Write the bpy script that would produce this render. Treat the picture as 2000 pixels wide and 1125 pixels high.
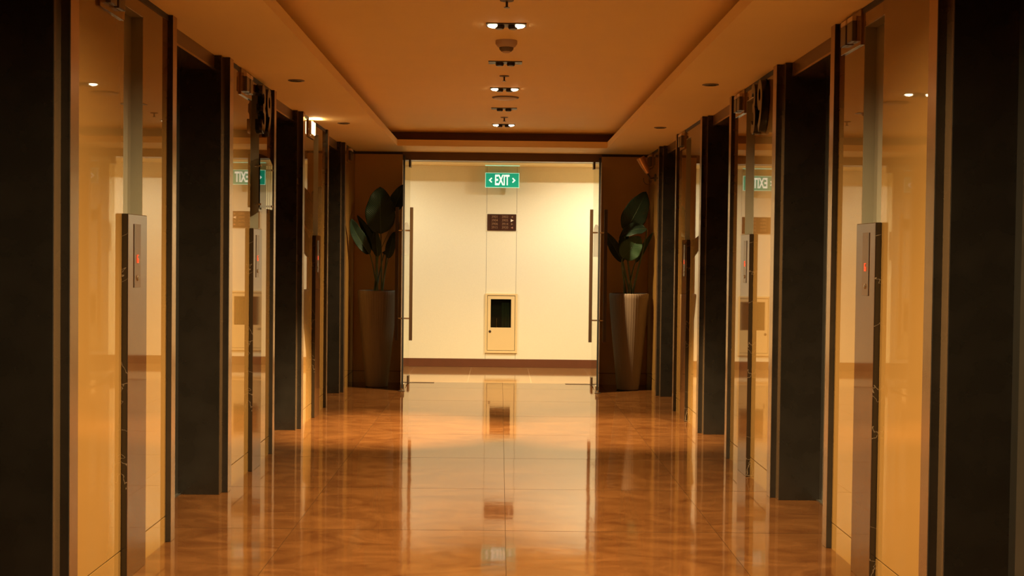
import bpy, bmesh, math, random
from mathutils import Vector, Matrix, noise
random.seed(7)
for o in list(bpy.data.objects): bpy.data.objects.remove(o)
SC = bpy.context.scene
COL = SC.collection
PI = math.pi

# ------------------------------------------------------------------ camera, world, exposure
FPX = 2450.0
PITCH, YAW, ROLL = 0.024727, 0.009634, 0.011512
EYE = Vector((-0.011, 0.0, 1.553))
def ray(u, v):
    a, b = u-1000.0, v-562.5
    x = (a*math.cos(ROLL)+b*math.sin(ROLL))/FPX
    y = (-a*math.sin(ROLL)+b*math.cos(ROLL))/FPX
    z2 = -y
    d1 = math.cos(PITCH)+z2*math.sin(PITCH)
    z = z2*math.cos(PITCH)-math.sin(PITCH)
    return Vector((x*math.cos(YAW)+d1*math.sin(YAW), -x*math.sin(YAW)+d1*math.cos(YAW), z))
def on_y(u, v, y):            # where a sight line meets the plane at depth y (used to measure the plants)
    r = ray(u, v)
    return EYE + r*((y-EYE.y)/r.y)
cam_data = bpy.data.cameras.new('camera')
cam = bpy.data.objects.new('camera', cam_data); COL.objects.link(cam)
fw = ray(1000, 562.5).normalized()
rt = (ray(1001, 562.5)-ray(1000, 562.5)).normalized()
up = rt.cross(fw).normalized()
cam.matrix_world = Matrix(((rt.x, up.x, -fw.x, EYE.x), (rt.y, up.y, -fw.y, EYE.y), (rt.z, up.z, -fw.z, EYE.z), (0, 0, 0, 1)))
cam_data.sensor_width = 36.0; cam_data.lens = FPX/2000*36.0
cam_data.clip_start = 0.05; cam_data.clip_end = 100
SC.camera = cam
w = bpy.data.worlds.new('world'); SC.world = w; w.use_nodes = True
w.node_tree.nodes['Background'].inputs[0].default_value = (1.0, 0.6, 0.3, 1)
w.node_tree.nodes['Background'].inputs[1].default_value = 0.0
SC.view_settings.view_transform = 'Standard'; SC.view_settings.look = 'None'
SC.view_settings.gamma = 1; SC.view_settings.use_curve_mapping = False
SC.view_settings.exposure = 0.13
SC.cycles.max_bounces = 12; SC.cycles.diffuse_bounces = 6; SC.cycles.glossy_bounces = 6
SC.cycles.transparent_max_bounces = 16; SC.cycles.caustics_reflective = False

LOBBY_COL = (1.0, 0.70, 0.33)
HALL_COL = (1.0, 0.93, 0.72)
LOBBY_W = 1200.0       # each lamp of a lit twin downlight
HALL_W = 245.0
HALL_L_W = 130.0

# ------------------------------------------------------------------ helpers
def tag(o, label=None, cat=None, group=None, kind=None):
    if label: o['label'] = label
    if cat: o['category'] = cat
    if group: o['group'] = group
    if kind: o['kind'] = kind
    return o
def thing(name, loc, label, cat, group=None, rz=0):
    o = bpy.data.objects.new(name, None); COL.objects.link(o)
    o.empty_display_size = 0.1
    o.location = loc; o.rotation_euler = (0, 0, rz)
    return tag(o, label, cat, group)
def kids(o): return [c for c in bpy.data.objects if c.parent == o]
def copy_tree(o, parent=None):
    cs = kids(o)
    c = o.copy(); COL.objects.link(c); c.parent = parent
    for ch in cs: copy_tree(ch, c)
    return c
class MB:
    def __init__(self): self.b = bmesh.new()
    def box(self, x0, x1, y0, y1, z0, z1, bev=0.0):
        if x0 > x1: x0, x1 = x1, x0
        if y0 > y1: y0, y1 = y1, y0
        t = bmesh.new()
        bmesh.ops.create_cube(t, size=1)
        for v in t.verts:
            v.co = Vector(((x0+x1)/2+v.co.x*(x1-x0), (y0+y1)/2+v.co.y*(y1-y0), (z0+z1)/2+v.co.z*(z1-z0)))
        if bev > 0: bmesh.ops.bevel(t, geom=t.edges[:], offset=bev, segments=2, affect='EDGES', profile=0.6)
        self._add(t); return self
    def _add(self, t, mat=None):
        if mat is not None: t.transform(mat)
        m = bpy.data.meshes.new('tmp'); t.to_mesh(m); t.free()
        self.b.from_mesh(m); bpy.data.meshes.remove(m)
    def lathe(self, prof, seg=32, mat=None, rib=0, ribamp=0.0):
        t = bmesh.new(); rings = []
        for r, z in prof:
            ring = []
            for i in range(seg):
                a = 2*PI*i/seg
                rr = r*(1+(ribamp*(0.5-0.5*math.cos(rib*a)) if rib else 0))
                ring.append(t.verts.new((rr*math.cos(a), rr*math.sin(a), z)))
            rings.append(ring)
        for A, B in zip(rings, rings[1:]):
            for i in range(seg): t.faces.new((A[i], A[(i+1) % seg], B[(i+1) % seg], B[i]))
        t.faces.new(list(reversed(rings[0]))); t.faces.new(rings[-1])
        bmesh.ops.recalc_face_normals(t, faces=t.faces[:])
        self._add(t, mat); return self
    def tube(self, pts, rad, seg=10):
        pts = [Vector(p) for p in pts]; rs = rad if isinstance(rad, (list, tuple)) else [rad]*len(pts)
        t = bmesh.new(); rings = []; n0 = None
        for i, p in enumerate(pts):
            d = (pts[min(i+1, len(pts)-1)]-pts[max(i-1, 0)]).normalized()
            if n0 is None: n0 = d.orthogonal().normalized()
            n0 = (n0-d*n0.dot(d)).normalized(); b0 = d.cross(n0)
            rings.append([t.verts.new(p+(n0*math.cos(2*PI*k/seg)+b0*math.sin(2*PI*k/seg))*rs[i]) for k in range(seg)])
        for A, B in zip(rings, rings[1:]):
            for i in range(seg): t.faces.new((A[i], A[(i+1) % seg], B[(i+1) % seg], B[i]))
        t.faces.new(list(reversed(rings[0]))); t.faces.new(rings[-1])
        bmesh.ops.recalc_face_normals(t, faces=t.faces[:])
        self._add(t); return self
    def prism(self, poly, mat, depth):      # polygon in XY, extruded along +Z, then placed by mat
        t = bmesh.new()
        f = t.faces.new([t.verts.new((x, y, 0)) for x, y in poly])
        r = bmesh.ops.extrude_face_region(t, geom=[f])
        for v in r['geom']:
            if isinstance(v, bmesh.types.BMVert): v.co.z += depth
        bmesh.ops.recalc_face_normals(t, faces=t.faces[:])
        self._add(t, mat); return self
    def build(self, name, mat, parent=None, smooth=False, loc=None):
        m = bpy.data.meshes.new(name); self.b.to_mesh(m); self.b.free()
        if smooth:
            for p in m.polygons: p.use_smooth = True
        o = bpy.data.objects.new(name, m); COL.objects.link(o); m.materials.append(mat)
        if parent: o.parent = parent
        if loc: o.location = loc
        if smooth:
            md = o.modifiers.new('edges', 'EDGE_SPLIT'); md.split_angle = math.radians(40)
        return o
def text_obj(name, body, size, depth, mat, mw, parent=None, xs=1.0, bold=0.0, align='CENTER'):
    cu = bpy.data.curves.new('txt', 'FONT'); cu.body = body; cu.size = size; cu.extrude = depth/2
    cu.offset = bold; cu.align_x = align; cu.align_y = 'CENTER'
    if depth > 0.02: cu.bevel_depth = 0.003
    t = bpy.data.objects.new('txt', cu); COL.objects.link(t)
    bpy.context.view_layer.update()
    dg = bpy.context.evaluated_depsgraph_get()
    me = bpy.data.meshes.new_from_object(t.evaluated_get(dg))
    bpy.data.objects.remove(t); bpy.data.curves.remove(cu)
    me.transform(mw @ Matrix.Diagonal((xs, 1, 1, 1))); me.name = name
    me.materials.clear(); me.materials.append(mat)
    o = bpy.data.objects.new(name, me); COL.objects.link(o)
    if parent: o.parent = parent
    return o
def struct(name, mb, mat, parent=None, smooth=False):
    o = mb.build(name, mat, parent, smooth)
    if not parent: o['kind'] = 'structure'
    return o

# ------------------------------------------------------------------ materials
def new_mat(name):
    m = bpy.data.materials.new(name); m.use_nodes = True
    return m, m.node_tree, m.node_tree.nodes['Principled BSDF']
def P(name, col, rough=0.5, metal=0.0, ior=1.5, coat=0.0, emit=None, es=0.0, var=0.0, scale=6.0, bump=0.0, rvar=0.0, stretch=(1, 1, 1)):
    m, nt, b = new_mat(name); N = nt.nodes; L = nt.links
    b.inputs['Roughness'].default_value = rough; b.inputs['Metallic'].default_value = metal
    b.inputs['IOR'].default_value = ior; b.inputs['Coat Weight'].default_value = coat
    b.inputs['Coat Roughness'].default_value = 0.03
    tc = N.new('ShaderNodeTexCoord'); mp = N.new('ShaderNodeMapping'); L.new(tc.outputs['Object'], mp.inputs[0])
    mp.inputs['Scale'].default_value = stretch
    nz = N.new('ShaderNodeTexNoise'); nz.inputs['Scale'].default_value = scale; nz.inputs['Detail'].default_value = 5
    L.new(mp.outputs[0], nz.inputs['Vector'])
    mx = N.new('ShaderNodeMix'); mx.data_type = 'RGBA'
    mx.inputs[6].default_value = tuple(c*(1-var) for c in col)+(1,)
    mx.inputs[7].default_value = tuple(min(1, c*(1+var)) for c in col)+(1,)
    L.new(nz.outputs[0], mx.inputs[0]); L.new(mx.outputs[2], b.inputs['Base Color'])
    if rvar > 0:
        mr = N.new('ShaderNodeMapRange'); mr.inputs[3].default_value = rough; mr.inputs[4].default_value = rough+rvar
        L.new(nz.outputs[0], mr.inputs[0]); L.new(mr.outputs[0], b.inputs['Roughness'])
    if bump > 0:
        bp = N.new('ShaderNodeBump'); bp.inputs['Strength'].default_value = bump; bp.inputs['Distance'].default_value = 0.01
        L.new(nz.outputs[0], bp.inputs['Height']); L.new(bp.outputs[0], b.inputs['Normal'])
    if emit:
        b.inputs['Emission Color'].default_value = emit+(1,); b.inputs['Emission Strength'].default_value = es
    return m

M = {}
M['ceil'] = P('ceiling_paint', (0.96, 0.78, 0.42), 0.75, var=0.03, scale=3)
M['panel'] = P('cream_back_painted_glass', (0.20, 0.112, 0.034), 0.015, ior=1.85, var=0.07, scale=1.4, stretch=(1, 1, 0.5))
M['panel'].node_tree.nodes['Principled BSDF'].inputs['Specular Tint'].default_value = (1.0, 0.86, 0.54, 1)
M['partition'] = P('brown_cream_partition_panel', (0.60, 0.40, 0.21), 0.45, ior=1.4, var=0.06, scale=2)
M['slab_face'] = P('brown_glass_face', (0.06, 0.026, 0.010), 0.04, ior=1.28, var=0.2, scale=9)
M['plate'] = P('dark_bronze_call_plate', (0.07, 0.035, 0.016), 0.25, ior=1.35)
M['cove'] = P('shaded_cove_brown', (0.22, 0.13, 0.07), 0.8)  # darker than the ceiling paint: the shade inside the cove is in this colour
M['wallpaper'] = P('cream_wallcovering', (0.80, 0.76, 0.58), 0.75, var=0.05, scale=90, bump=0.06)
M['frame'] = P('dark_bronze_stone', (0.020, 0.017, 0.014), 0.16, ior=1.55, var=0.4, scale=7, rvar=0.12)
M['header'] = P('brown_bronze_sheet', (0.16, 0.09, 0.045), 0.3, metal=0.3, var=0.15, scale=5)
M['bronze'] = P('polished_bronze_trim', (0.42, 0.27, 0.15), 0.22, metal=0.9, var=0.1, scale=12)
M['gap'] = P('dark_shadow_gap', (0.035, 0.022, 0.014), 0.6)
M['steel'] = P('brushed_steel', (0.42, 0.40, 0.36), 0.28, metal=1.0, var=0.06, scale=30, stretch=(1, 1, 0.03))
M['niche'] = P('grey_satin_metal_lining', (0.34, 0.32, 0.25), 0.30, metal=0.35, var=0.08, scale=10)
M['chrome'] = P('satin_chrome', (0.62, 0.58, 0.52), 0.18, metal=1.0)
M['handle'] = P('bronze_handle_metal', (0.05, 0.028, 0.014), 0.35, metal=0.3, var=0.1)
M['black'] = P('black_gloss', (0.008, 0.007, 0.006), 0.12)
M['seal'] = P('black_seal', (0.004, 0.003, 0.003), 0.8)
M['baseb'] = P('dark_brown_skirting', (0.13, 0.045, 0.02), 0.35, var=0.12, scale=9)
M['pot'] = P('brown_ribbed_ceramic', (0.11, 0.075, 0.05), 0.6, var=0.2, scale=14, bump=0.15, stretch=(1, 1, 0.2))
M['soil'] = P('dark_soil', (0.02, 0.013, 0.008), 0.95, var=0.5, scale=60, bump=0.8)
M['stem'] = P('green_stem', (0.03, 0.055, 0.02), 0.5, var=0.3, scale=20)
M['fixture'] = P('dark_fixture_metal', (0.03, 0.02, 0.014), 0.4, metal=0.3)
M['white_plastic'] = P('aged_white_plastic', (0.55, 0.42, 0.30), 0.5)
M['grille'] = P('dark_plastic_grille', (0.14, 0.10, 0.07), 0.6)
M['lamp'] = P('lit_lamp_lens', (0.9, 0.8, 0.6), 0.4, emit=(1.0, 0.78, 0.45), es=14)
M['lantern_on'] = P('lit_lantern_lens', (0.9, 0.8, 0.6), 0.3, emit=(1.0, 0.72, 0.36), es=7)
M['lantern_off'] = P('smoked_lantern_lens', (0.10, 0.085, 0.07), 0.25)
M['lantern_cap'] = P('frosted_lantern_cap', (0.75, 0.6, 0.42), 0.4)
M['red'] = P('red_lit_display', (0.5, 0.03, 0.01), 0.4, emit=(1.0, 0.08, 0.02), es=0.9)
M['green'] = P('green_exit_panel', (0.01, 0.30, 0.18), 0.35, emit=(0.0, 0.36, 0.22), es=0.55)
M['white_lit'] = P('white_lit_letters', (0.8, 0.85, 0.8), 0.4, emit=(0.75, 1.0, 0.88), es=0.85)
M['rim_lit'] = P('pale_green_lit_rim', (0.5, 0.8, 0.65), 0.3, emit=(0.35, 0.85, 0.6), es=0.6)
M['sign'] = P('dark_brown_sign', (0.045, 0.014, 0.007), 0.35)
M['sign_text'] = P('faded_sign_letters', (0.26, 0.15, 0.08), 0.5)
M['sign_bright'] = P('bright_sign_arrow', (0.85, 0.75, 0.62), 0.5)
M['sign_red'] = P('reddish_sign_arrow', (0.45, 0.2, 0.13), 0.5)
M['cab'] = P('cream_painted_steel', (0.74, 0.58, 0.30), 0.45, var=0.03)
M['dark_in'] = P('dark_cabinet_inside', (0.012, 0.014, 0.011), 0.6)
M['hose'] = P('green_grey_hose', (0.06, 0.10, 0.06), 0.6)
M['copper'] = P('copper_glass', (0.75, 0.42, 0.20), 0.3, metal=0.6)

def glass(name, tint=(0.93, 0.96, 0.93), ior=1.45, rough=0.0):     # clear architectural sheet: passes light straight through, mirrors by Fresnel
    m = bpy.data.materials.new(name); m.use_nodes = True; nt = m.node_tree; N = nt.nodes; L = nt.links
    for n in list(N): N.remove(n)
    out = N.new('ShaderNodeOutputMaterial'); mix = N.new('ShaderNodeMixShader')
    tr = N.new('ShaderNodeBsdfTransparent'); tr.inputs[0].default_value = tint+(1,)
    gl = N.new('ShaderNodeBsdfGlossy'); gl.inputs['Roughness'].default_value = rough; gl.inputs[0].default_value = (1, 1, 1, 1)
    fr = N.new('ShaderNodeFresnel'); fr.inputs[0].default_value = ior
    L.new(fr.outputs[0], mix.inputs[0]); L.new(tr.outputs[0], mix.inputs[1]); L.new(gl.outputs[0], mix.inputs[2]); L.new(mix.outputs[0], out.inputs[0])
    return m
M['glass'] = glass('clear_door_glass', (0.86, 0.90, 0.84))
M['frost'] = glass('frosted_film', (0.52, 0.48, 0.38), 1.25, 0.35)
M['acrylic'] = glass('clear_acrylic', (0.90, 0.95, 0.90), 1.49)
M['pane'] = glass('cabinet_window_glass', (0.75, 0.8, 0.75), 1.5)

def floor_mat():
    m, nt, b = new_mat('polished_marble_floor'); N = nt.nodes; L = nt.links
    tc = N.new('ShaderNodeTexCoord'); sep = N.new('ShaderNodeSeparateXYZ'); L.new(tc.outputs['Object'], sep.inputs[0])
    def math_(op, a, b_=None, c=None):
        n = N.new('ShaderNodeMath'); n.operation = op
        for i, q in enumerate((a, b_, c)):
            if q is None: continue
            if isinstance(q, (int, float)): n.inputs[i].default_value = q
            else: L.new(q, n.inputs[i])
        return n.outputs[0]
    T = 1.278
    def joint(co, off, period, wid):
        a = math_('ADD', co, -off+period*40)
        md = math_('MODULO', a, period)
        d = math_('MINIMUM', md, math_('SUBTRACT', period, md))
        return math_('LESS_THAN', d, wid)
    jx = joint(sep.outputs[0], 0.035, 1.2, 0.0012)
    jy = joint(sep.outputs[1], 7.08, T, 0.0028)
    jj = math_('MAXIMUM', jx, jy)
    # per-tile random
    ix = math_('FLOOR', math_('DIVIDE', math_('ADD', sep.outputs[0], 48-0.035), 1.2))
    iy = math_('FLOOR', math_('DIVIDE', math_('ADD', sep.outputs[1], 40*T-7.08), T))
    cmb = N.new('ShaderNodeCombineXYZ'); L.new(ix, cmb.inputs[0]); L.new(iy, cmb.inputs[1])
    wn = N.new('ShaderNodeTexWhiteNoise'); wn.noise_dimensions = '2D'; L.new(cmb.outputs[0], wn.inputs['Vector'])
    mp = N.new('ShaderNodeMapping'); mp.inputs['Scale'].default_value = (1.3, 2.2, 1); mp.inputs['Rotation'].default_value = (0, 0, 0.6)
    L.new(tc.outputs['Object'], mp.inputs[0])
    off = N.new('ShaderNodeVectorMath'); off.operation = 'MULTIPLY_ADD'
    L.new(wn.outputs['Color'], off.inputs[0]); off.inputs[1].default_value = (5, 5, 5); L.new(mp.outputs[0], off.inputs[2])
    nz = N.new('ShaderNodeTexNoise'); nz.inputs['Scale'].default_value = 1.7; nz.inputs['Detail'].default_value = 9
    nz.inputs['Roughness'].default_value = 0.62; nz.inputs['Distortion'].default_value = 1.6
    L.new(off.outputs[0], nz.inputs['Vector'])
    cr = N.new('ShaderNodeValToRGB'); L.new(nz.outputs[0], cr.inputs[0])
    e = cr.color_ramp.elements
    e[0].position = 0.34; e[0].color = (0.042, 0.015, 0.0045, 1)
    e[1].position = 0.68; e[1].color = (0.076, 0.031, 0.0095, 1)
    e2 = cr.color_ramp.elements.new(0.50); e2.color = (0.056, 0.022, 0.0065, 1)
    mx = N.new('ShaderNodeMix'); mx.data_type = 'RGBA'
    L.new(jj, mx.inputs[0]); L.new(cr.outputs[0], mx.inputs[6]); mx.inputs[7].default_value = (0.015, 0.008, 0.004, 1)
    L.new(math_('MULTIPLY', math_('SUBTRACT', 1.0, jj), 0.5), b.inputs['Specular IOR Level'])
    L.new(mx.outputs[2], b.inputs['Base Color'])
    mr = N.new('ShaderNodeMapRange'); mr.inputs[3].default_value = 0.035; mr.inputs[4].default_value = 0.075
    L.new(nz.outputs[0], mr.inputs[0])
    L.new(math_('MAXIMUM', mr.outputs[0], math_('MULTIPLY', jj, 0.09)), b.inputs['Roughness'])
    b.inputs['IOR'].default_value = 1.58; b.inputs['Specular Tint'].default_value = (1.0, 0.90, 0.56, 1)
    # slow waviness of the polish and a tiny tilt of each slab
    n2 = N.new('ShaderNodeTexNoise'); n2.inputs['Scale'].default_value = 2.6; n2.inputs['Detail'].default_value = 3
    L.new(tc.outputs['Object'], n2.inputs['Vector'])
    bp = N.new('ShaderNodeBump'); bp.inputs['Strength'].default_value = 0.10; bp.inputs['Distance'].default_value = 0.008
    L.new(n2.outputs[0], bp.inputs['Height'])
    tl = N.new('ShaderNodeVectorMath'); tl.operation = 'MULTIPLY_ADD'
    L.new(wn.outputs['Color'], tl.inputs[0]); tl.inputs[1].default_value = (0.0016, 0.0016, 0); tl.inputs[2].default_value = (-0.0008, -0.0008, 0)
    ad = N.new('ShaderNodeVectorMath'); ad.operation = 'ADD'; L.new(bp.outputs[0], ad.inputs[0]); L.new(tl.outputs[0], ad.inputs[1])
    nm = N.new('ShaderNodeVectorMath'); nm.operation = 'NORMALIZE'; L.new(ad.outputs[0], nm.inputs[0])
    L.new(nm.outputs[0], b.inputs['Normal'])
    return m
M['floor'] = floor_mat()
def hall_floor_mat():
    m, nt, b = new_mat('beige_hall_tiles'); N = nt.nodes; L = nt.links
    tc = N.new('ShaderNodeTexCoord')
    bk = N.new('ShaderNodeTexBrick'); bk.offset = 0.0; bk.inputs['Scale'].default_value = 1.0
    bk.inputs['Brick Width'].default_value = 0.79; bk.inputs['Row Height'].default_value = 0.79
    bk.inputs['Mortar Size'].default_value = 0.004; bk.inputs['Mortar Smooth'].default_value = 0.0
    bk.inputs['Color1'].default_value = (0.21, 0.110, 0.042, 1); bk.inputs['Color2'].default_value = (0.24, 0.13, 0.050, 1)
    bk.inputs['Mortar'].default_value = (0.40, 0.26, 0.14, 1)
    mp = N.new('ShaderNodeMapping'); mp.inputs['Location'].default_value = (0.40, -15.443, 0)
    L.new(tc.outputs['Object'], mp.inputs[0]); L.new(mp.outputs[0], bk.inputs['Vector'])
    L.new(bk.outputs['Color'], b.inputs['Base Color'])
    b.inputs['Roughness'].default_value = 0.06; b.inputs['IOR'].default_value = 1.55
    b.inputs['Specular Tint'].default_value = (1.0, 0.90, 0.60, 1)
    return m
M['floor_hall'] = hall_floor_mat()
def marble_black():
    m, nt, b = new_mat('black_veined_marble'); N = nt.nodes; L = nt.links
    tc = N.new('ShaderNodeTexCoord')
    nz = N.new('ShaderNodeTexNoise'); nz.inputs['Scale'].default_value = 2.3; nz.inputs['Detail'].default_value = 6; nz.inputs['Distortion'].default_value = 0.8
    L.new(tc.outputs['Object'], nz.inputs['Vector'])
    cr = N.new('ShaderNodeValToRGB'); L.new(nz.outputs[0], cr.inputs[0]); e = cr.color_ramp.elements
    e[0].position = 0.4965; e[0].color = (0.014, 0.010, 0.007, 1)
    e[1].position = 0.5035; e[1].color = (0.014, 0.010, 0.007, 1)
    v = cr.color_ramp.elements.new(0.50); v.color = (0.16, 0.12, 0.085, 1)
    L.new(cr.outputs[0], b.inputs['Base Color']); b.inputs['Roughness'].default_value = 0.03; b.inputs['IOR'].default_value = 1.6
    return m
M['marble'] = marble_black()
def leaf_mat(name, c0, c1, rough=0.5):
    m, nt, b = new_mat(name); N = nt.nodes; L = nt.links
    b.inputs['Specular IOR Level'].default_value = 0.25
    tc = N.new('ShaderNodeTexCoord'); sp = N.new('ShaderNodeSeparateXYZ'); L.new(tc.outputs['UV'], sp.inputs[0])
    wv = N.new('ShaderNodeMath'); wv.operation = 'SINE'
    ml = N.new('ShaderNodeMath'); ml.operation = 'MULTIPLY_ADD'; ml.inputs[1].default_value = 150
    ab = N.new('ShaderNodeMath'); ab.operation = 'ABSOLUTE'; L.new(sp.outputs[0], ab.inputs[0])
    m2 = N.new('ShaderNodeMath'); m2.operation = 'MULTIPLY'; m2.inputs[1].default_value = -40; L.new(ab.outputs[0], m2.inputs[0])
    L.new(sp.outputs[1], ml.inputs[0]); L.new(m2.outputs[0], ml.inputs[2]); L.new(ml.outputs[0], wv.inputs[0])
    mr = N.new('ShaderNodeMapRange'); mr.inputs[1].default_value = -1; L.new(wv.outputs[0], mr.inputs[0])
    mx = N.new('ShaderNodeMix'); mx.data_type = 'RGBA'; mx.inputs[6].default_value = c0+(1,); mx.inputs[7].default_value = c1+(1,)
    L.new(mr.outputs[0], mx.inputs[0]); L.new(mx.outputs[2], b.inputs['Base Color'])
    b.inputs['Roughness'].default_value = rough
    bp = N.new('ShaderNodeBump'); bp.inputs['Strength'].default_value = 0.25; bp.inputs['Distance'].default_value = 0.004
    L.new(wv.outputs[0], bp.inputs['Height']); L.new(bp.outputs[0], b.inputs['Normal'])
    return m
M['leaf'] = leaf_mat('dark_green_leaf', (0.006, 0.014, 0.009), (0.009, 0.020, 0.012))
M['leaf2'] = leaf_mat('mid_green_leaf', (0.016, 0.038, 0.018), (0.022, 0.052, 0.022))
M['leaf_pale'] = leaf_mat('pale_ribbed_leaf_underside', (0.34, 0.27, 0.19), (0.55, 0.45, 0.33), 0.6)

# ------------------------------------------------------------------ layout numbers (metres; x across, y into the picture)
CEIL = 2.82; TRAY = 3.00
MOD = 3.004; F0 = 6.727; OPEN = 1.333       # portal spacing, near edge of the second portal, opening length
WX = 1.795; FX = 1.768                      # face of the glossy panels / of the portal fins
PY = 15.35                                  # partition with the glass doors
BW = 17.64                                  # far wall of the cross hall
SIDES = ((-1, 'left'), (1, 'right'))

# ------------------------------------------------------------------ setting: floor, ceilings
struct('floor', MB().box(-5.0, 5.0, -2.6, 15.44, -0.15, 0.0), M['floor'])
struct('floor', MB().box(-5.0, 5.0, 15.443, 18.0, -0.15, 0.0), M['floor_hall'])
c = MB()
LX = 1.21; LE = 14.50; LS = -1.0; LIP = 0.072
for s in (-1, 1): c.box(s*LX, s*2.45, -2.45, PY, CEIL, CEIL+LIP)
c.box(-LX, LX, LE, PY, CEIL, CEIL+LIP); c.box(-LX, LX, -2.45, LS, CEIL, CEIL+LIP)
struct('ceiling', c, M['ceil'])
c = MB().box(-1.7, 1.7, -1.4, 14.95, TRAY, TRAY+0.08)
struct('ceiling', c, M['ceil'])
c = MB()
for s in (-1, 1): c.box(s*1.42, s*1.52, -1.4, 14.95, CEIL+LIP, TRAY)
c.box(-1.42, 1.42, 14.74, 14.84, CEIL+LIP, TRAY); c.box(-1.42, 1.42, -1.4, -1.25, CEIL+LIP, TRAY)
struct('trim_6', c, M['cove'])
# cross hall: high ceiling, lower soffit along its far wall
HC = 3.14; LIPY = 16.90
c = MB().box(-5.0, 5.0, PY+0.22, LIPY+0.1, HC, HC+0.1)
c.box(-5.0, 5.0, LIPY, BW+0.2, CEIL, CEIL+0.06); c.box(-5.0, 5.0, LIPY, LIPY+0.02, CEIL, HC)
struct('ceiling', c, M['ceil'])

# ------------------------------------------------------------------ setting: side walls of glossy cream panels
NICH = (0.893, 1.213)                       # niche, measured from the portal's far edge E
def wall_piece(s, side, y0, y1, niche=None):
    a, b = s*WX, s*(WX+0.22)
    m = MB()
    y0 += 0.0005; y1 -= 0.0005
    if niche:
        n0, n1 = niche
        m.box(a, b, y0, n0, 0.142, 2.79); m.box(a, b, n1, y1, 0.142, 2.79)
        m.box(a, b, n0, n1, 0.142, 1.70); m.box(a, b, n0, n1, 2.722, 2.79)
        m.box(s*(WX+0.065), b, n0, n1, 1.70, 2.722)
    else: m.box(a, b, y0, y1, 0.142, 2.79)
    o = struct('wall_'+side, m, M['panel'])
    if niche:
        n0, n1 = niche; l = MB(); t = 0.004
        l.box(s*(WX+0.058), s*(WX+0.0649), n0, n1, 1.70, 2.722)
        l.box(s*(WX+0.001), s*(WX+0.058), n0, n0+t, 1.70, 2.722); l.box(s*(WX+0.001), s*(WX+0.058), n1-t, n1, 1.70, 2.722)
        l.box(s*(WX+0.001), s*(WX+0.058), n0+t, n1-t, 2.722-t, 2.722)
        l.build('niche_lining', M['niche'], o)
    struct('baseboard_'+side, MB().box(a, b, y0, y1, 0.0, 0.135), M['panel'])
    struct('trim_1' if s < 0 else 'trim_2', MB().box(s*(WX+0.012), b, y0, y1, 0.135, 0.142).box(s*(WX-0.004), b, y0, y1, 2.79, CEIL), M['gap'])
for s, side in SIDES:
    wall_piece(s, side, -2.3, F0-MOD)
    for k in (-1, 0, 1):
        E = F0+OPEN+k*MOD
        wall_piece(s, side, E+0.19, F0+(k+1)*MOD, (E+NICH[0], E+NICH[1]))
    wall_piece(s, side, F0+OPEN+2*MOD+0.19, PY)
# partition with the door opening
OX = 1.215; OZ = 2.722
for s, side in SIDES:
    m = MB().box(s*OX, s*2.1, PY, PY+0.22, 0.142, 2.79)
    m.box(s*OX, s*2.1, PY, PY+0.22, 0, 0.135)
    o = struct('wall_back', m, M['partition'])
    struct('trim_3', MB().box(s*OX, s*2.1, PY+0.01, PY+0.21, 0.135, 0.142).box(s*OX, s*2.1, PY-0.003, PY+0.22, 2.79, CEIL), M['gap'])
struct('trim_4', MB().box(-OX, OX, PY, PY+0.22, OZ, CEIL+0.02), M['header'])
struct('wall_back', MB().box(-5, 5, PY+0.0, PY+0.22, CEIL+LIP, HC+0.1).box(-5, -2.1, PY, PY+0.22, 0, CEIL+LIP).box(2.1, 5, PY, PY+0.22, 0, CEIL+LIP), M['wallpaper'])
# rear end of the lobby, behind the viewer
struct('wall_rear', MB().box(-2.1, 2.1, -2.5, -2.3, 0, CEIL), M['frame'])
# cross hall end walls
for s, side in SIDES: struct('wall_'+side, MB().box(s*4.9, s*5.0, PY+0.22, BW, 0, HC), M['wallpaper'])
# far wall with its centre panel and an opening for the hose cabinet
CX0, CX1 = -0.206, 0.212; G = 0.0035
HB = (-0.185, 0.206, 0.233, 1.008)          # cabinet door opening
m = MB().box(-5, CX0-G, BW, BW+0.2, 0, HC).box(CX1+G, 5, BW, BW+0.2, 0, HC)
m.box(CX0, CX1, BW, BW+0.2, HB[3], HC).box(CX0, CX1, BW, BW+0.2, 0, HB[2])
m.box(CX0, HB[0], BW, BW+0.2, HB[2], HB[3]).box(HB[1], CX1, BW, BW+0.2, HB[2], HB[3])
m.box(CX0-G, CX1+G, BW+0.19, BW+0.2, 0, HC)
struct('wall_far', m, M['wallpaper'])
struct('trim_5', MB().box(CX0-G, CX0, BW+0.004, BW+0.19, 0, HC).box(CX1, CX1+G, BW+0.004, BW+0.19, 0, HC), M['gap'])
struct('baseboard_back', MB().box(-4.9, 4.9, BW-0.016, BW, 0, 0.116, 0.003), M['baseb'])

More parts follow.
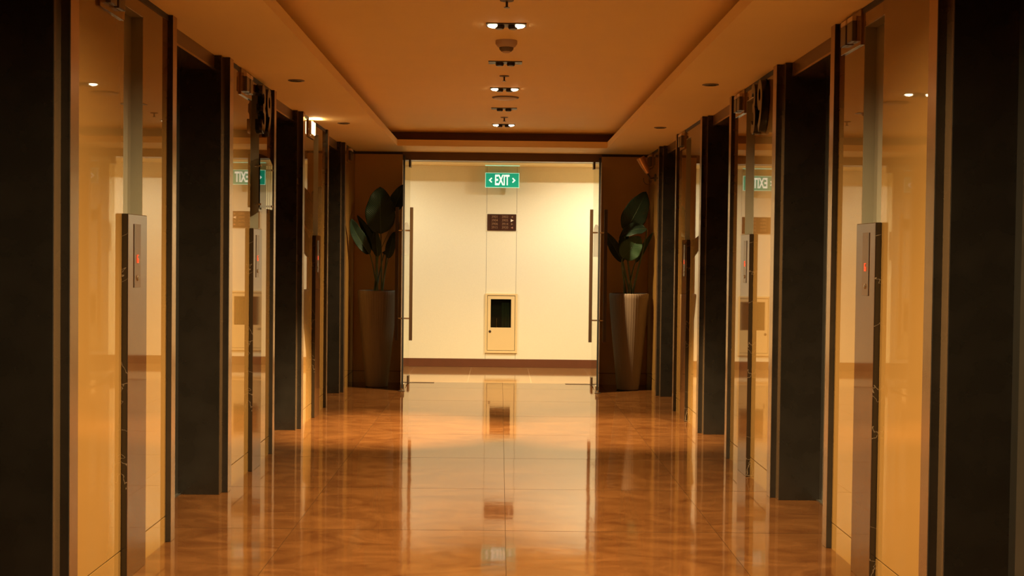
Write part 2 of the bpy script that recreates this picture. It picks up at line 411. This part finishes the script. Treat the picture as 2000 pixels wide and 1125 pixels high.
# ------------------------------------------------------------------ elevator portals
def make_portal(s, label):
    t = thing('elevator_portal', (0, F0, 0), label, 'elevator doorway')
    X = lambda v: s*v
    MB().box(X(FX), X(1.90), 0, 0.085, 0, CEIL-0.001, 0.002).box(X(1.83), X(2.2), 0.0, 0.085, 0, CEIL-0.001).build('near_jamb', M['frame'], t)
    MB().box(X(1.806), X(2.2), OPEN, OPEN+0.08, 0, CEIL-0.001, 0.002).box(X(FX), X(2.2), OPEN+0.08, OPEN+0.187, 0, CEIL-0.001, 0.002).build('far_jamb', M['frame'], t)
    nj, fj = [c for c in kids(t) if c.name.startswith('near_jamb')][0], [c for c in kids(t) if c.name.startswith('far_jamb')][0]
    MB().box(X(FX-0.0015), X(FX), 0.003, 0.082, 0.002, CEIL-0.002).build('edge_strip', M['bronze'], nj)
    MB().box(X(FX-0.0015), X(FX), OPEN+0.083, OPEN+0.184, 0.002, CEIL-0.002).build('edge_strip', M['bronze'], fj)
    MB().box(X(1.8045), X(1.806), OPEN+0.003, OPEN+0.0795, 0.002, CEIL-0.002).build('edge_strip', M['bronze'], fj)
    h = MB().box(X(1.85), X(2.2), 0.085, OPEN, 2.735, CEIL-0.001).build('header', M['header'], t)
    MB().box(X(1.844), X(1.862), 0.085, OPEN, 2.722, 2.735).box(X(1.862), X(2.2), 0.085, OPEN, 2.729, 2.735).build('header_trim', M['bronze'], h)
    MB().box(X(2.07), X(2.12), 0.085, 0.15, 0, 2.66).box(X(2.07), X(2.12), OPEN-0.065, OPEN, 0, 2.66).box(X(2.07), X(2.12), 0.085, OPEN, 2.60, 2.729).build('door_surround', M['steel'], t)
    mid = (0.085+OPEN)/2
    for a, b in ((0.15, mid-0.003), (mid+0.003, OPEN-0.065)):
        MB().box(X(2.125), X(2.155), a, b, 0.012, 2.60, 0.002).build('elevator_door', M['steel'], t)
    MB().box(X(2.05), X(2.2), 0.085, OPEN, 0.0, 0.008).build('sill', M['steel'], t)
    MB().box(X(2.17), X(2.2), 0.085, OPEN, 0.008, 2.735).build('shaft_screen', M['gap'], t)
    return t
ordn = {-1: 'nearest the viewer, cut by the {} edge of the photo', 0: 'second from the viewer on the {}', 1: 'third from the viewer on the {}', 2: 'farthest on the {}, beside the potted plant'}
for s, side in SIDES:
    first = make_portal(s, 'x')
    for k in (-1, 0, 1, 2):
        o = first if k == -1 else copy_tree(first)
        o.location = (0, F0+k*MOD, 0)
        o['label'] = 'dark framed elevator doorway '+ordn[k].format(side)
        o['group'] = 'elevator doorways along the '+side+' wall'

# ------------------------------------------------------------------ call stations: marble slab with a call plate
SLY = (0.872, 1.19)
def make_station(s):
    t = thing('call_station', (0, 0, 0), 'x', 'call panel')
    L = SLY[1]-SLY[0]
    a, b = s*(FX-0.002), s*(WX-0.0005)
    MB().box(a, b, 0, L, 0.0, 1.737, 0.0035).build('slab', M['marble'], t)
    MB().box(a-s*0.0015, a, 0.004, L-0.004, 0.002, 1.733).build('front_face', M['slab_face'], t)
    f = a-s*0.003
    p = MB().box(f, a, 0.095, 0.205, 1.385, 1.69, 0.001).build('call_plate', M['plate'], t)
    MB().box(f-s*0.0015, f, 0.093, 0.0975, 1.385, 1.69).build('plate_edge', M['black'], p)
    # red floor display: a segment digit
    d = MB(); yc, zc, hh, ww, th = 0.152, 1.523, 0.016, 0.010, 0.0035
    for q in ('top', 'upleft', 'mid', 'botl', 'botr', 'bot'):
        z0, z1, y0, y1 = {'top': (zc+hh, zc+hh+th, yc-ww, yc+ww), 'mid': (zc-th/2, zc+th/2, yc-ww, yc+ww), 'bot': (zc-hh-th, zc-hh, yc-ww, yc+ww),
                          'upleft': (zc, zc+hh, *((yc+ww-th, yc+ww) if s > 0 else (yc-ww, yc-ww+th))),
                          'botl': (zc-hh, zc, yc-ww, yc-ww+th), 'botr': (zc-hh, zc, yc+ww-th, yc+ww)}[q]
        d.box(f-s*0.003, f, y0, y1, z0, z1)
    d.build('floor_display', M['red'], p)
    cyl = Matrix.Translation((f, yc, 1.43)) @ Matrix.Rotation(PI/2*s*-1, 4, 'Y')
    MB().lathe([(0.013, 0), (0.013, 0.003), (0.010, 0.005)], 20, cyl).build('call_button', M['chrome'], p, True)
    return t
for s, side in SIDES:
    first = make_station(s)
    for k, wd in ((-1, 'nearest on the {} wall, with a red lit digit'), (0, 'second from the viewer on the {} wall'), (1, 'farthest on the {} wall, narrow and dark')):
        o = first if k == -1 else copy_tree(first)
        o.location = (0, F0+OPEN+k*MOD+SLY[0], 0)
        o['label'] = 'standing dark marble call panel '+wd.format(side); o['group'] = 'elevator call panels'

# ------------------------------------------------------------------ hall lanterns: square glass plates with two tall lenses
def make_lantern(s, lit):
    t = thing('elevator_lantern', (0, 0, 0), 'x', 'elevator indicator light')
    a = s*WX
    MB().box(a-s*0.012, a, -0.18, 0.18, -0.09, 0.09, 0.002).build('back_plate', M['panel'], t)
    for q in (-0.062, 0.062):
        if lit:
            MB().box(a-s*0.024, a-s*0.012, q-0.047, q+0.047, -0.06, 0.066, 0.003).build('lens_body', M['lantern_cap'], t)
            MB().box(a-s*0.034, a-s*0.024, q-0.022, q+0.022, -0.055, 0.060, 0.003).build('lens', M['lantern_on'], t)
            continue
        MB().box(a-s*0.036, a-s*0.012, q-0.047, q+0.047, -0.06, 0.042, 0.004).build('lens', M['lantern_off'], t)
        MB().box(a-s*0.036, a-s*0.012, q-0.047, q+0.047, 0.043, 0.068, 0.004).build('lens_cap', M['lantern_cap'], t)
    return t
lab = {-1: 'unlit twin lens lantern high on the nearest {} wall panel', 0: 'unlit twin lens lantern high on the second {} wall panel',
       1: 'unlit twin lens lantern high on the third {} wall panel', 2: 'unlit twin lens lantern on the {} wall above the potted plant'}
for s, side in SIDES:
    off = make_lantern(s, False); used = False
    for k in (-1, 0, 1, 2):
        if s < 0: y = F0+OPEN+k*MOD+0.69
        else: y = F0+(k+1)*MOD-0.245 if k < 2 else 15.12
        if s < 0 and k == 1:
            o = make_lantern(s, True); o['label'] = 'lit glowing twin lens lantern on the third left wall panel'
            ld = bpy.data.lights.new('lantern_light', 'AREA'); ld.energy = 1.2; ld.color = (1.0, 0.72, 0.36); ld.shape = 'RECTANGLE'; ld.size = 0.1; ld.size_y = 0.2
            lo = bpy.data.objects.new('lantern_light', ld); COL.objects.link(lo); lo.parent = o
            lo.location = (s*(WX-0.045), 0, 0.075); lo.rotation_euler = (PI, 0, 0)
        else:
            o = off if not used else copy_tree(off); used = True
            o['label'] = lab[k].format(side)
        o.location = (0, y, 2.728); o['group'] = 'elevator lanterns'

# ------------------------------------------------------------------ floor numbers "39"
def number(s, y0, label):
    # letters stand on the wall and read from the lobby
    if s > 0: R = Matrix(((0, 0, -1, 0), (-1, 0, 0, 0), (0, 1, 0, 0), (0, 0, 0, 1)))
    else: R = Matrix(((0, 0, 1, 0), (1, 0, 0, 0), (0, 1, 0, 0), (0, 0, 0, 1)))
    t = thing('floor_number', (s*WX, y0, 2.585), label, 'floor number')
    for ch, off in (('3', -0.105), ('9', 0.105)):
        yo = off if s < 0 else -off
        Tm = Matrix.Translation((-s*0.030, yo, 0)) @ R
        text_obj('digit', ch, 0.475, 0.045, M['black'], Tm, t, xs=0.72, bold=0.008)
    return t
number(-1, 9.27, 'large black raised number 39 on the left wall')
number(1, 8.65, 'large black raised number 39 on the right wall')

# ------------------------------------------------------------------ acrylic notice on the left wall
t = thing('notice_plate', (-WX, 9.34, 1.89), 'clear acrylic notice plate with cut top corner below the left number', 'notice')
MB().prism([(-0.25, 0.0), (0.25, 0.0), (0.25, 0.335), (0.10, 0.385), (-0.25, 0.385)], Matrix(((0, 0, 1, 0.036), (1, 0, 0, 0), (0, 1, 0, 0), (0, 0, 0, 1))), 0.008).build('acrylic_sheet', M['acrylic'], t)
for yy in (-0.225, 0.225):
    for zz in (0.025, 0.30):
        MB().lathe([(0.008, 0), (0.008, 0.048), (0.006, 0.050)], 14, Matrix.Translation((0, yy, zz)) @ Matrix.Rotation(PI/2, 4, 'Y')).build('standoff', M['chrome'], t, True)

# ------------------------------------------------------------------ ceiling fittings
def spot(name, parent, loc, rot, W, colr, size, blend, rad):
    ld = bpy.data.lights.new(name, 'SPOT'); ld.energy = W; ld.color = colr; ld.spot_size = math.radians(size); ld.spot_blend = blend; ld.shadow_soft_size = rad
    lo = bpy.data.objects.new(name, ld); COL.objects.link(lo); lo.parent = parent; lo.location = loc; lo.rotation_euler = rot
    return lo
def make_twin(lit):
    t = thing('twin_downlight', (0, 0, 0), 'x', 'ceiling light')
    MB().box(-0.125, 0.125, -0.062, 0.062, -0.006, 0, 0.001).build('housing', M['fixture'], t)
    for q in (-1, 1):
        mt = Matrix.Translation((q*0.042, 0, -0.004)) @ Matrix.Rotation(q*0.0, 4, 'Y')
        l = MB().lathe([(0.030, 0.0), (0.030, -0.016), (0.024, -0.024), (0.0145, -0.024)], 24, mt).build('lamp_head', M['fixture'], t, True)
        if lit:
            mt = Matrix.Translation((q*0.080, 0, -0.005)) @ Matrix.Rotation(-q*0.10, 4, 'Y')
            MB().lathe([(0.036, 0.0), (0.036, -0.007), (0.028, -0.013), (0.010, -0.015)], 24, mt).build('lamp_lens', M['lamp'], t, True)
            spot('lamp_light', t, (q*0.075, 0, -0.035), (0, -q*0.16, 0), LOBBY_W, LOBBY_COL, 142, 1.0, 0.035)
    return t
XC = 0.010
lit = make_twin(True); dark = make_twin(False)
for i, y in enumerate((4.86, 7.86, 10.83, 13.76)):
    o = lit if i == 0 else copy_tree(lit); o.location = (XC, y, TRAY)
    o['label'] = 'lit twin ceiling downlight, ' + ('just out of view overhead', 'nearest of the bright ones', 'middle one, just in front of the round speaker', 'farthest, close to the end of the ceiling tray')[i]
    o['group'] = 'lit twin downlights in the tray'
    if abs(y-10.83) < 0.01:          # this pair is aimed outwards and throws the bright pool across the floor
        for c_, q in zip([c for c in kids(o) if c.type == 'LIGHT'], (-1, 1)):
            c_.data = c_.data.copy(); c_.data.spot_size = math.radians(50); c_.data.spot_blend = 0.8; c_.data.energy = 5600 if q < 0 else 4000; c_.rotation_euler = (0.12, -q*0.30, 0)
for i, y in enumerate((9.37, 12.27)):
    o = dark if i == 0 else copy_tree(dark); o.location = (XC, y, TRAY)
    o['label'] = 'unlit dark twin ceiling downlight, ' + ('nearer one, just beyond the smoke detector', 'farther one, beyond the round ceiling speaker')[i]
    o['group'] = 'unlit twin downlights in the tray'
t = thing('smoke_detector', (0.014, 8.44, TRAY), 'cone shaped smoke detector hanging from the ceiling tray', 'smoke detector')
MB().lathe([(0.073, 0), (0.073, -0.022), (0.060, -0.040), (0.048, -0.046)], 36).build('base_ring', M['white_plastic'], t, True)
MB().lathe([(0.047, -0.046), (0.044, -0.060), (0.030, -0.073)], 36, rib=18, ribamp=0.05).build('sensor_grille', M['grille'], t, True)
MB().lathe([(0.030, -0.073), (0.022, -0.080), (0.004, -0.083)], 28).build('sensor_cap', M['white_plastic'], t, True)
t = thing('ceiling_speaker', (0.02, 11.42, TRAY), 'flat round ceiling speaker behind the middle bright downlight', 'speaker')
MB().lathe([(0.122, 0), (0.122, -0.006), (0.108, -0.012)], 40).build('speaker_rim', M['grille'], t, True)
MB().lathe([(0.105, -0.012), (0.080, -0.020), (0.02, -0.024)], 40).build('speaker_grille', M['white_plastic'], t, True)
sp = None
for i, (x, y) in enumerate(((0.01, 7.11), (0.005, 10.07), (0.015, 13.04))):
    if sp is None:
        sp = thing('sprinkler', (0, 0, 0), 'x', 'sprinkler')
        MB().lathe([(0.040, 0), (0.038, -0.005), (0.015, -0.008)], 24).build('escutcheon', M['grille'], sp, True)
        MB().tube([(0, 0, -0.006), (0, 0, -0.040)], 0.007).lathe([(0.016, -0.040), (0.017, -0.043)], 16).build('sprinkler_head', M['fixture'], sp)
        o = sp
    else: o = copy_tree(sp)
    o.location = (x, y, TRAY)
    o['label'] = 'small ceiling sprinkler in the tray, ' + ('at the top edge of the photo', 'second from the viewer', 'farthest from the viewer')[i]
    o['group'] = 'sprinklers in the ceiling tray'
dn = None
for i, (x, y) in enumerate(((-1.51, 9.18), (1.50, 9.12), (-1.53, 12.1), (1.52, 12.14))):
    if dn is None:
        dn = thing('recessed_downlight', (0, 0, 0), 'x', 'ceiling light')
        MB().lathe([(0.060, 0), (0.060, -0.004), (0.048, -0.007)], 28).build('trim_ring', M['grille'], dn, True)
        MB().lathe([(0.046, -0.007), (0.030, -0.0085), (0.006, -0.009)], 28).build('lamp_lens', M['lantern_off'], dn, True)
        o = dn
    else: o = copy_tree(dn)
    o.location = (x, y, CEIL)
    o['label'] = 'unlit round recessed downlight in the low ceiling border, ' + ('nearer one on the left', 'nearer one on the right', 'farther one on the left', 'farther one on the right')[i]
    o['group'] = 'unlit recessed downlights'
# cross hall downlights (right one throws the exit sign's shadow to the left)
hd = None
for i, (x, y, W_) in enumerate(((1.66, 15.92, HALL_W), (-1.85, 15.92, HALL_L_W))):
    t = thing('recessed_downlight', (x, y, HC), 'lit downlight in the cross hall ceiling, ' + ('right of the glass doors', 'left of the glass doors')[i], 'ceiling light', 'cross hall downlights')
    MB().lathe([(0.075, 0), (0.075, -0.005), (0.056, -0.010)], 28).build('trim_ring', M['white_plastic'], t, True)
    MB().lathe([(0.052, -0.010), (0.040, -0.014), (0.008, -0.016)], 28).build('lamp_lens', M['lamp'], t, True)
    spot('lamp_light', t, (0, 0, -0.03), (0.12, 0, 0), W_, HALL_COL, 160, 0.6, 0.022)

# ------------------------------------------------------------------ glass doors, both leaves standing open towards the lobby
for s, side in SIDES:
    DX = s*1.122
    t = thing('glass_door', (DX, PY-0.03, 0), 'frameless glass door leaf with long bar handles standing open on the '+side, 'glass door', 'open glass doors')
    yn = 14.40-(PY-0.03)
    MB().box(-0.006, 0.006, yn+0.004, 0.0, 0.012, 2.700).build('glass_panel', M['glass'], t)
    MB().box(-0.011, 0.011, yn-0.006, yn+0.004, 0.012, 2.700).build('edge_seal', M['seal'], t)
    MB().prism([(yn+0.02, 1.565), (yn+0.80, 1.565), (yn+0.80, 1.90), (yn+0.55, 1.945), (yn+0.28, 1.945), (yn+0.02, 1.90)], Matrix(((0, 0, 1, -s*0.0065-0.0005), (1, 0, 0, 0), (0, 1, 0, 0), (0, 0, 0, 1))), 0.001).build('frosted_band', M['frost'], t)
    p = MB().box(-0.022, 0.022, yn-0.004, yn+0.15, 0.012, 0.078, 0.004).build('floor_lock', M['chrome'], t)
    MB().box(-0.018, 0.018, -0.13, 0.012, 0.002, 0.10, 0.004).build('bottom_pivot', M['handle'], t)
    MB().box(-0.018, 0.018, -0.13, 0.012, 2.625, 2.716, 0.004).build('top_pivot', M['handle'], t)
    hy = 14.50-(PY-0.03)
    for q in (-1, 1):
        h = MB().box(q*0.083-0.019, q*0.083+0.019, hy-0.010, hy+0.010, 0.575, 2.112, 0.003).build('handle_bar', M['handle'], t)
        for z in (0.83, 1.845): MB().tube([(q*0.006, hy, z), (q*0.066, hy, z)], 0.009).build('handle_bracket', M['chrome'], h, True)
    t = thing('door_stop', (s*1.125, 14.36, 0), 'small dark metal door stop on the floor at the '+side+' glass leaf', 'door stop', 'floor door stops')
    MB().lathe([(0.036, 0), (0.036, 0.006), (0.014, 0.010)], 20).build('stop_base', M['fixture'], t, True)
    MB().tube([(0, 0, 0.008), (0, 0.0, 0.034)], 0.012).build('stop_post', M['chrome'], t, True)
    t = thing('floor_spring', (s*0.965, 15.375, 0), 'flat metal floor closer plate let into the floor on the '+side+' of the doorway', 'door closer', 'floor closer plates')
    MB().box(-0.16, 0.16, -0.035, 0.035, 0, 0.004, 0.001).build('cover_plate', M['handle'], t)
    MB().lathe([(0.012, 0.004), (0.011, 0.006)], 16, Matrix.Translation((s*0.13, 0, 0))).build('spindle', M['chrome'], t, True)

# ------------------------------------------------------------------ exit sign
SY = 17.42
t = thing('exit_sign', (0.005, SY, 2.614), 'green lit exit sign with white arrows hanging in the cross hall', 'exit sign')
XR = Matrix(((1, 0, 0, 0), (0, 0, 1, 0), (0, 1, 0, 0), (0, 0, 0, 1)))   # local text plane facing the lobby
XR = Matrix.Rotation(PI/2, 4, 'X')
MB().box(-0.228, 0.228, -0.006, 0.006, -0.096, 0.096).build('sign_panel', M['green'], t)
r = MB()
r.box(-0.236, 0.236, -0.007, 0.007, -0.103, -0.096).box(-0.236, 0.236, -0.007, 0.007, 0.096, 0.103)
r.box(-0.236, -0.228, -0.007, 0.007, -0.096, 0.096).box(0.228, 0.236, -0.007, 0.007, -0.096, 0.096)
r.build('sign_rim', M['rim_lit'], t)
text_obj('letters', 'EXIT', 0.198, 0.002, M['white_lit'], Matrix.Translation((-0.003, -0.008, -0.004)) @ XR, t, xs=0.50, bold=0.0052)
for q, xc in ((-1, -0.165), (1, 0.162)):
    T = Matrix.Translation((xc, -0.0065, 0)) @ XR
    pts = [(-0.022, 0.0), (0.014, 0.036), (0.026, 0.026), (0.002, 0.0), (0.026, -0.026), (0.014, -0.036)]
    if q > 0: pts = [(-a, b) for a, b in pts][::-1]
    MB().prism(pts, T, 0.0025).build('arrow', M['white_lit'], t)
MB().box(-0.240, 0.240, 0.008, 0.013, -0.095, 0.198).build('backing_sheet', M['acrylic'], t)
MB().box(-0.24, 0.24, -0.018, 0.022, 0.198, 0.205).build('mounting_rail', M['rim_lit'], t)

# ------------------------------------------------------------------ directory plate on the far wall
t = thing('room_directory', (0.005, BW, 2.036), 'small dark brown room number directory on the far wall', 'sign')
MB().box(-0.222, 0.228, -0.006, -0.001, -0.128, 0.128, 0.002).build('mounting_board', M['wallpaper'], t)
MB().box(-0.203, 0.203, -0.016, -0.006, -0.116, 0.116, 0.001).build('plate', M['sign'], t)
MB().box(-0.183, -0.181, -0.018, -0.016, -0.112, 0.112).build('plate_line', M['sign_text'], t)
for i, (a, b) in enumerate((('3901', '3903'), ('3904', '3905'), ('3906', '3914'), ('3915', '3920'))):
    z = 0.078-i*0.050
    text_obj('room_numbers', a, 0.046, 0.001, M['sign_text'], Matrix.Translation((-0.100, -0.0168, z)) @ XR, t)
    text_obj('room_numbers', b, 0.046, 0.001, M['sign_text'], Matrix.Translation((0.045, -0.0168, z)) @ XR, t)
    q = -1 if i in (0, 3) else 1
    k_ = 1.25 if i == 1 else 0.85
    MB().prism([(q*0.018*k_, 0), (-q*0.014*k_, 0.016*k_), (-q*0.014*k_, -0.016*k_)], Matrix.Translation((0.143, -0.0160, z)) @ XR, 0.0015).build('direction_arrow', M['sign_bright'] if i == 1 else (M['sign_red'] if i == 3 else M['sign_text']), t)

# ------------------------------------------------------------------ hose cabinet
t = thing('hose_cabinet', (0.010, BW, 0), 'cream wall cabinet with a dark glass window below the directory', 'fire cabinet')
x0, x1 = -0.225, 0.228
f = MB().box(x0, HB[0]-0.010-0.002, -0.022, 0, 0.198, 1.037, 0.003).box(HB[1]-0.010+0.002, x1, -0.022, 0, 0.198, 1.037, 0.003)
f.box(HB[0]-0.012, HB[1]-0.008, -0.022, 0, HB[3]+0.002, 1.037, 0.003).box(HB[0]-0.012, HB[1]-0.008, -0.022, 0, 0.198, HB[2]-0.002, 0.003)
f.build('cabinet_frame', M['cab'], t)
b_ = MB(); ax, bx = HB[0]-0.010, HB[1]-0.010
b_.box(ax, bx, 0.16, 0.17, HB[2], HB[3]); b_.box(ax, ax+0.004, 0.002, 0.16, HB[2], HB[3]); b_.box(bx-0.004, bx, 0.002, 0.16, HB[2], HB[3])
b_.box(ax, bx, 0.002, 0.16, HB[2], HB[2]+0.004); b_.box(ax, bx, 0.002, 0.16, HB[3]-0.004, HB[3])
b_.build('cabinet_box', M['dark_in'], t)
wx0, wx1, wz0, wz1 = -0.147, 0.140, 0.558, 0.958
d = MB(); g = 0.005
d.box(ax+g, wx0, -0.014, 0.0, HB[2]+g, HB[3]-g).box(wx1, bx-g, -0.014, 0.0, HB[2]+g, HB[3]-g)
d.box(wx0, wx1, -0.014, 0.0, HB[2]+g, wz0).box(wx0, wx1, -0.014, 0.0, wz1, HB[3]-g)
d = d.build('cabinet_door', M['cab'], t)
MB().box(wx0, wx1, -0.006, -0.003, wz0, wz1).build('window_pane', M['pane'], d)
MB().lathe([(0.018, 0), (0.018, 0.004), (0.012, 0.008)], 20, Matrix.Translation((-0.155, -0.014, 0.503)) @ Matrix.Rotation(PI/2, 4, 'X')).build('lock', M['handle'], d, True)
t = thing('fire_hose', (0.03, BW+0.09, 0.245), 'green grey folded hose behind the glass of the wall cabinet', 'fire hose')
h = MB()
for i in range(5): h.box(-0.01+i*0.022, 0.004+i*0.022, -0.04, 0.05, 0.0+0.25, 0.66, 0.004)
h.build('folded_hose', M['hose'], t)
MB().tube([(0.03, 0.0, 0.0), (0.03, 0.0, 0.26)], 0.012).build('standpipe', M['handle'], t, True)
t = thing('hose_nozzle', (-0.055, BW+0.06, 0.245), 'pale metal hose nozzle standing inside the wall cabinet', 'nozzle')
MB().lathe([(0.022, 0), (0.020, 0.20), (0.010, 0.38), (0.013, 0.40), (0.013, 0.44)], 18).build('nozzle_body', M['chrome'], t, True)
MB().lathe([(0.026, 0.14), (0.028, 0.16), (0.026, 0.19)], 18).build('nozzle_ring', M['black'], t, True)

# ------------------------------------------------------------------ copper fitting high on the right wall
t = thing('wall_lamp', (WX, 14.70, 2.50), 'tilted copper coloured wall lamp above the right potted plant', 'wall lamp')
MB().lathe([(0.045, 0), (0.045, 0.008), (0.03, 0.014)], 24, Matrix.Rotation(-PI/2, 4, 'Y')).build('wall_plate', M['handle'], t, True)
MB().tube([(-0.01, 0, 0), (-0.06, 0, -0.015), (-0.085, 0, 0.03), (-0.095, 0, 0.06)], 0.009).build('arm', M['handle'], t, True)
ax_ = Vector((-0.50, 0, 1)).normalized()
q_ = Matrix.Translation((-0.088, 0, 0.05)) @ Vector((0, 0, 1)).rotation_difference(ax_).to_matrix().to_4x4()
MB().lathe([(0.018, 0), (0.026, 0.02), (0.040, 0.10), (0.048, 0.20), (0.044, 0.205), (0.034, 0.10), (0.01, 0.03)], 24, q_, rib=8, ribamp=0.06).build('lamp_shade', M['copper'], t, True)
MB().tube([(-0.06+0.05*math.cos(a)-0.03, 0, -0.02+0.06*math.sin(a)) for a in [PI*0.9+i*PI*0.13 for i in range(9)]], 0.004, 8).build('cable', M['handle'], t, True)

# ------------------------------------------------------------------ potted plants
def leaf(parent, base, tip, width, bend=0.06, fold=0.25, normal=(0, -1, 0), mat='leaf', blunt=1.0, thick=0.0016):
    """paddle leaf: midrib from base to tip, blade folded along it and arched towards 'normal'"""
    base, tip = Vector(base), Vector(tip); ax = (tip-base); L = ax.length; ax.normalize()
    n = Vector(normal); n = (n-ax*n.dot(ax)).normalized(); sd = ax.cross(n).normalized()
    t = bmesh.new(); NU, NV = 10, 22; uvl = t.loops.layers.uv.new('uv'); grid = []
    for j in range(NV+1):
        v = j/NV
        w_ = width/2*(math.sin(PI*min(1, max(0, v))**(0.80))**0.62)*(1.0-0.12*v)
        w_ = max(w_, 0.0012)
        row = []
        for i in range(-NU, NU+1):
            u = i/NU
            rip = 0.012*math.sin(v*17+(1.3 if u > 0 else 0))*abs(u)**2*width/0.3
            p = base+ax*(v*L)+sd*(u*w_)+n*(bend*4*v*(1-v)*L - bend*0.9*L*max(0, v-0.55)**2*4 + fold*abs(u)*w_ + rip)
            row.append(t.verts.new(p))
        grid.append(row)
    for j in range(NV):
        for i in range(2*NU):
            f = t.faces.new((grid[j][i], grid[j][i+1], grid[j+1][i+1], grid[j+1][i]))
            for lp, (a, b) in zip(f.loops, ((i, j), (i+1, j), (i+1, j+1), (i, j+1))): lp[uvl].uv = ((a-NU)/NU, b/NV)
    me = bpy.data.meshes.new('leaf'); t.to_mesh(me); t.free()
    for p in me.polygons: p.use_smooth = True
    me.materials.append(M[mat])
    o = bpy.data.objects.new('leaf', me); COL.objects.link(o); o.parent = parent
    so = o.modifiers.new('thickness', 'SOLIDIFY'); so.thickness = thick
    rb = MB().tube([base+ax*(v*L)+n*(bend*4*v*(1-v)*L - bend*0.9*L*max(0, v-0.55)**2*4-0.001) for v in [k/12 for k in range(13)]], [0.0045*(1-0.8*k/12) for k in range(13)], 8)
    rb.build('midrib', M['stem'], o, True)
    return o
def make_plant(name, px, py, label, leaves, stemr=0.010):
    t = thing(name, (px, py, 0), label, 'potted plant', 'tall potted plants by the glass doors')
    O = Vector((px, py, 0))
    pot = MB().lathe([(0.122, 0), (0.130, 0.006), (0.150, 0.20), (0.175, 0.45), (0.200, 0.70), (0.220, 0.92), (0.232, 1.08), (0.235, 1.125), (0.228, 1.140), (0.208, 1.140), (0.200, 1.125), (0.195, 1.06)], 144, rib=48, ribamp=-0.016)
    p = pot.build('plant_pot', M['pot'], t, True)
    MB().lathe([(0.10, 1.02), (0.197, 1.065), (0.199, 1.085), (0.12, 1.10), (0.02, 1.107)], 40).build('soil', M['soil'], p, True)
    for i, lf in enumerate(leaves):
        (bu, bv), (tu, tv), dy, wd, kw = lf
        b = on_y(bu, bv, py+dy[0])-O; e = on_y(tu, tv, py+dy[1])-O
        leaf(t, b, e, wd, **kw)
        a = 2*PI*i/len(leaves)
        r0 = Vector((0.045*math.cos(a)+b.x*0.10, 0.045*math.sin(a), 1.095))
        c1 = r0+(b-r0)*0.35+Vector((0, 0, 0.05)); c2 = b-(e-b).normalized()*0.05
        pts = []
        for k in range(13):
            s_ = k/12; pts.append(((1-s_)**3)*r0+3*s_*(1-s_)**2*c1+3*s_*s_*(1-s_)*c2+s_**3*b)
        MB().tube(pts, [stemr*(1-0.5*k/12) for k in range(13)], 10).build('stem', M['stem'], t, True)
    return t
make_plant('potted_plant', -1.46, 14.87, 'tall brown ribbed pot with large dark paddle leaves left of the doorway', [
    ((744, 457), (742, 364), (-0.10, -0.02), 0.37, dict(bend=0.05, fold=0.10)),
    ((768, 412), (789, 360), (0.10, 0.08), 0.19, dict(bend=0.06, fold=0.2)),
    ((722, 496), (682, 426), (-0.12, -0.46), 0.165, dict(bend=-0.10, fold=0.3, normal=(0.3, -1, 0.2))),
    ((733, 494), (698, 419), (0.04, 0.10), 0.11, dict(bend=0.05, fold=0.5, normal=(0.4, -1, 0))),
    ((738, 502), (733, 446), (-0.14, -0.10), 0.11, dict(bend=0.06, fold=0.5, mat='leaf')),
    ((741, 493), (773, 424), (0.02, 0.02), 0.16, dict(bend=0.04, fold=-0.25, mat='leaf_pale')),
    ((750, 497), (778, 430), (0.12, 0.16), 0.17, dict(bend=-0.04, fold=0.25, mat='leaf')),
    ((734, 470), (716, 438), (0.06, 0.12), 0.15, dict(bend=0.05, fold=0.2, mat='leaf2')),
    ((758, 505), (770, 452), (-0.08, -0.04), 0.12, dict(bend=0.06, fold=0.3)),
])
make_plant('potted_plant', 1.515, 14.80, 'tall brown ribbed pot with large dark paddle leaves right of the doorway', [
    ((1221, 453), (1263, 374), (-0.02, 0.02), 0.31, dict(bend=0.05, fold=0.10, normal=(0.15, -1, 0))),
    ((1262, 447), (1209, 462), (-0.12, -0.16), 0.20, dict(bend=0.12, fold=0.2, normal=(0, -0.7, 0.7))),
    ((1216, 505), (1251, 462), (-0.16, -0.14), 0.27, dict(bend=0.06, fold=0.12, mat='leaf2')),
    ((1217, 512), (1182, 452), (-0.06, -0.10), 0.14, dict(bend=-0.10, fold=0.3, normal=(-0.2, -1, 0.2))),
    ((1241, 513), (1275, 453), (-0.02, -0.04), 0.075, dict(bend=-0.05, fold=0.4, normal=(0.2, -1, 0), mat='leaf2')),
    ((1212, 482), (1226, 456), (0.02, 0.05), 0.12, dict(bend=0.05, fold=0.2, mat='leaf2')),
], 0.013)
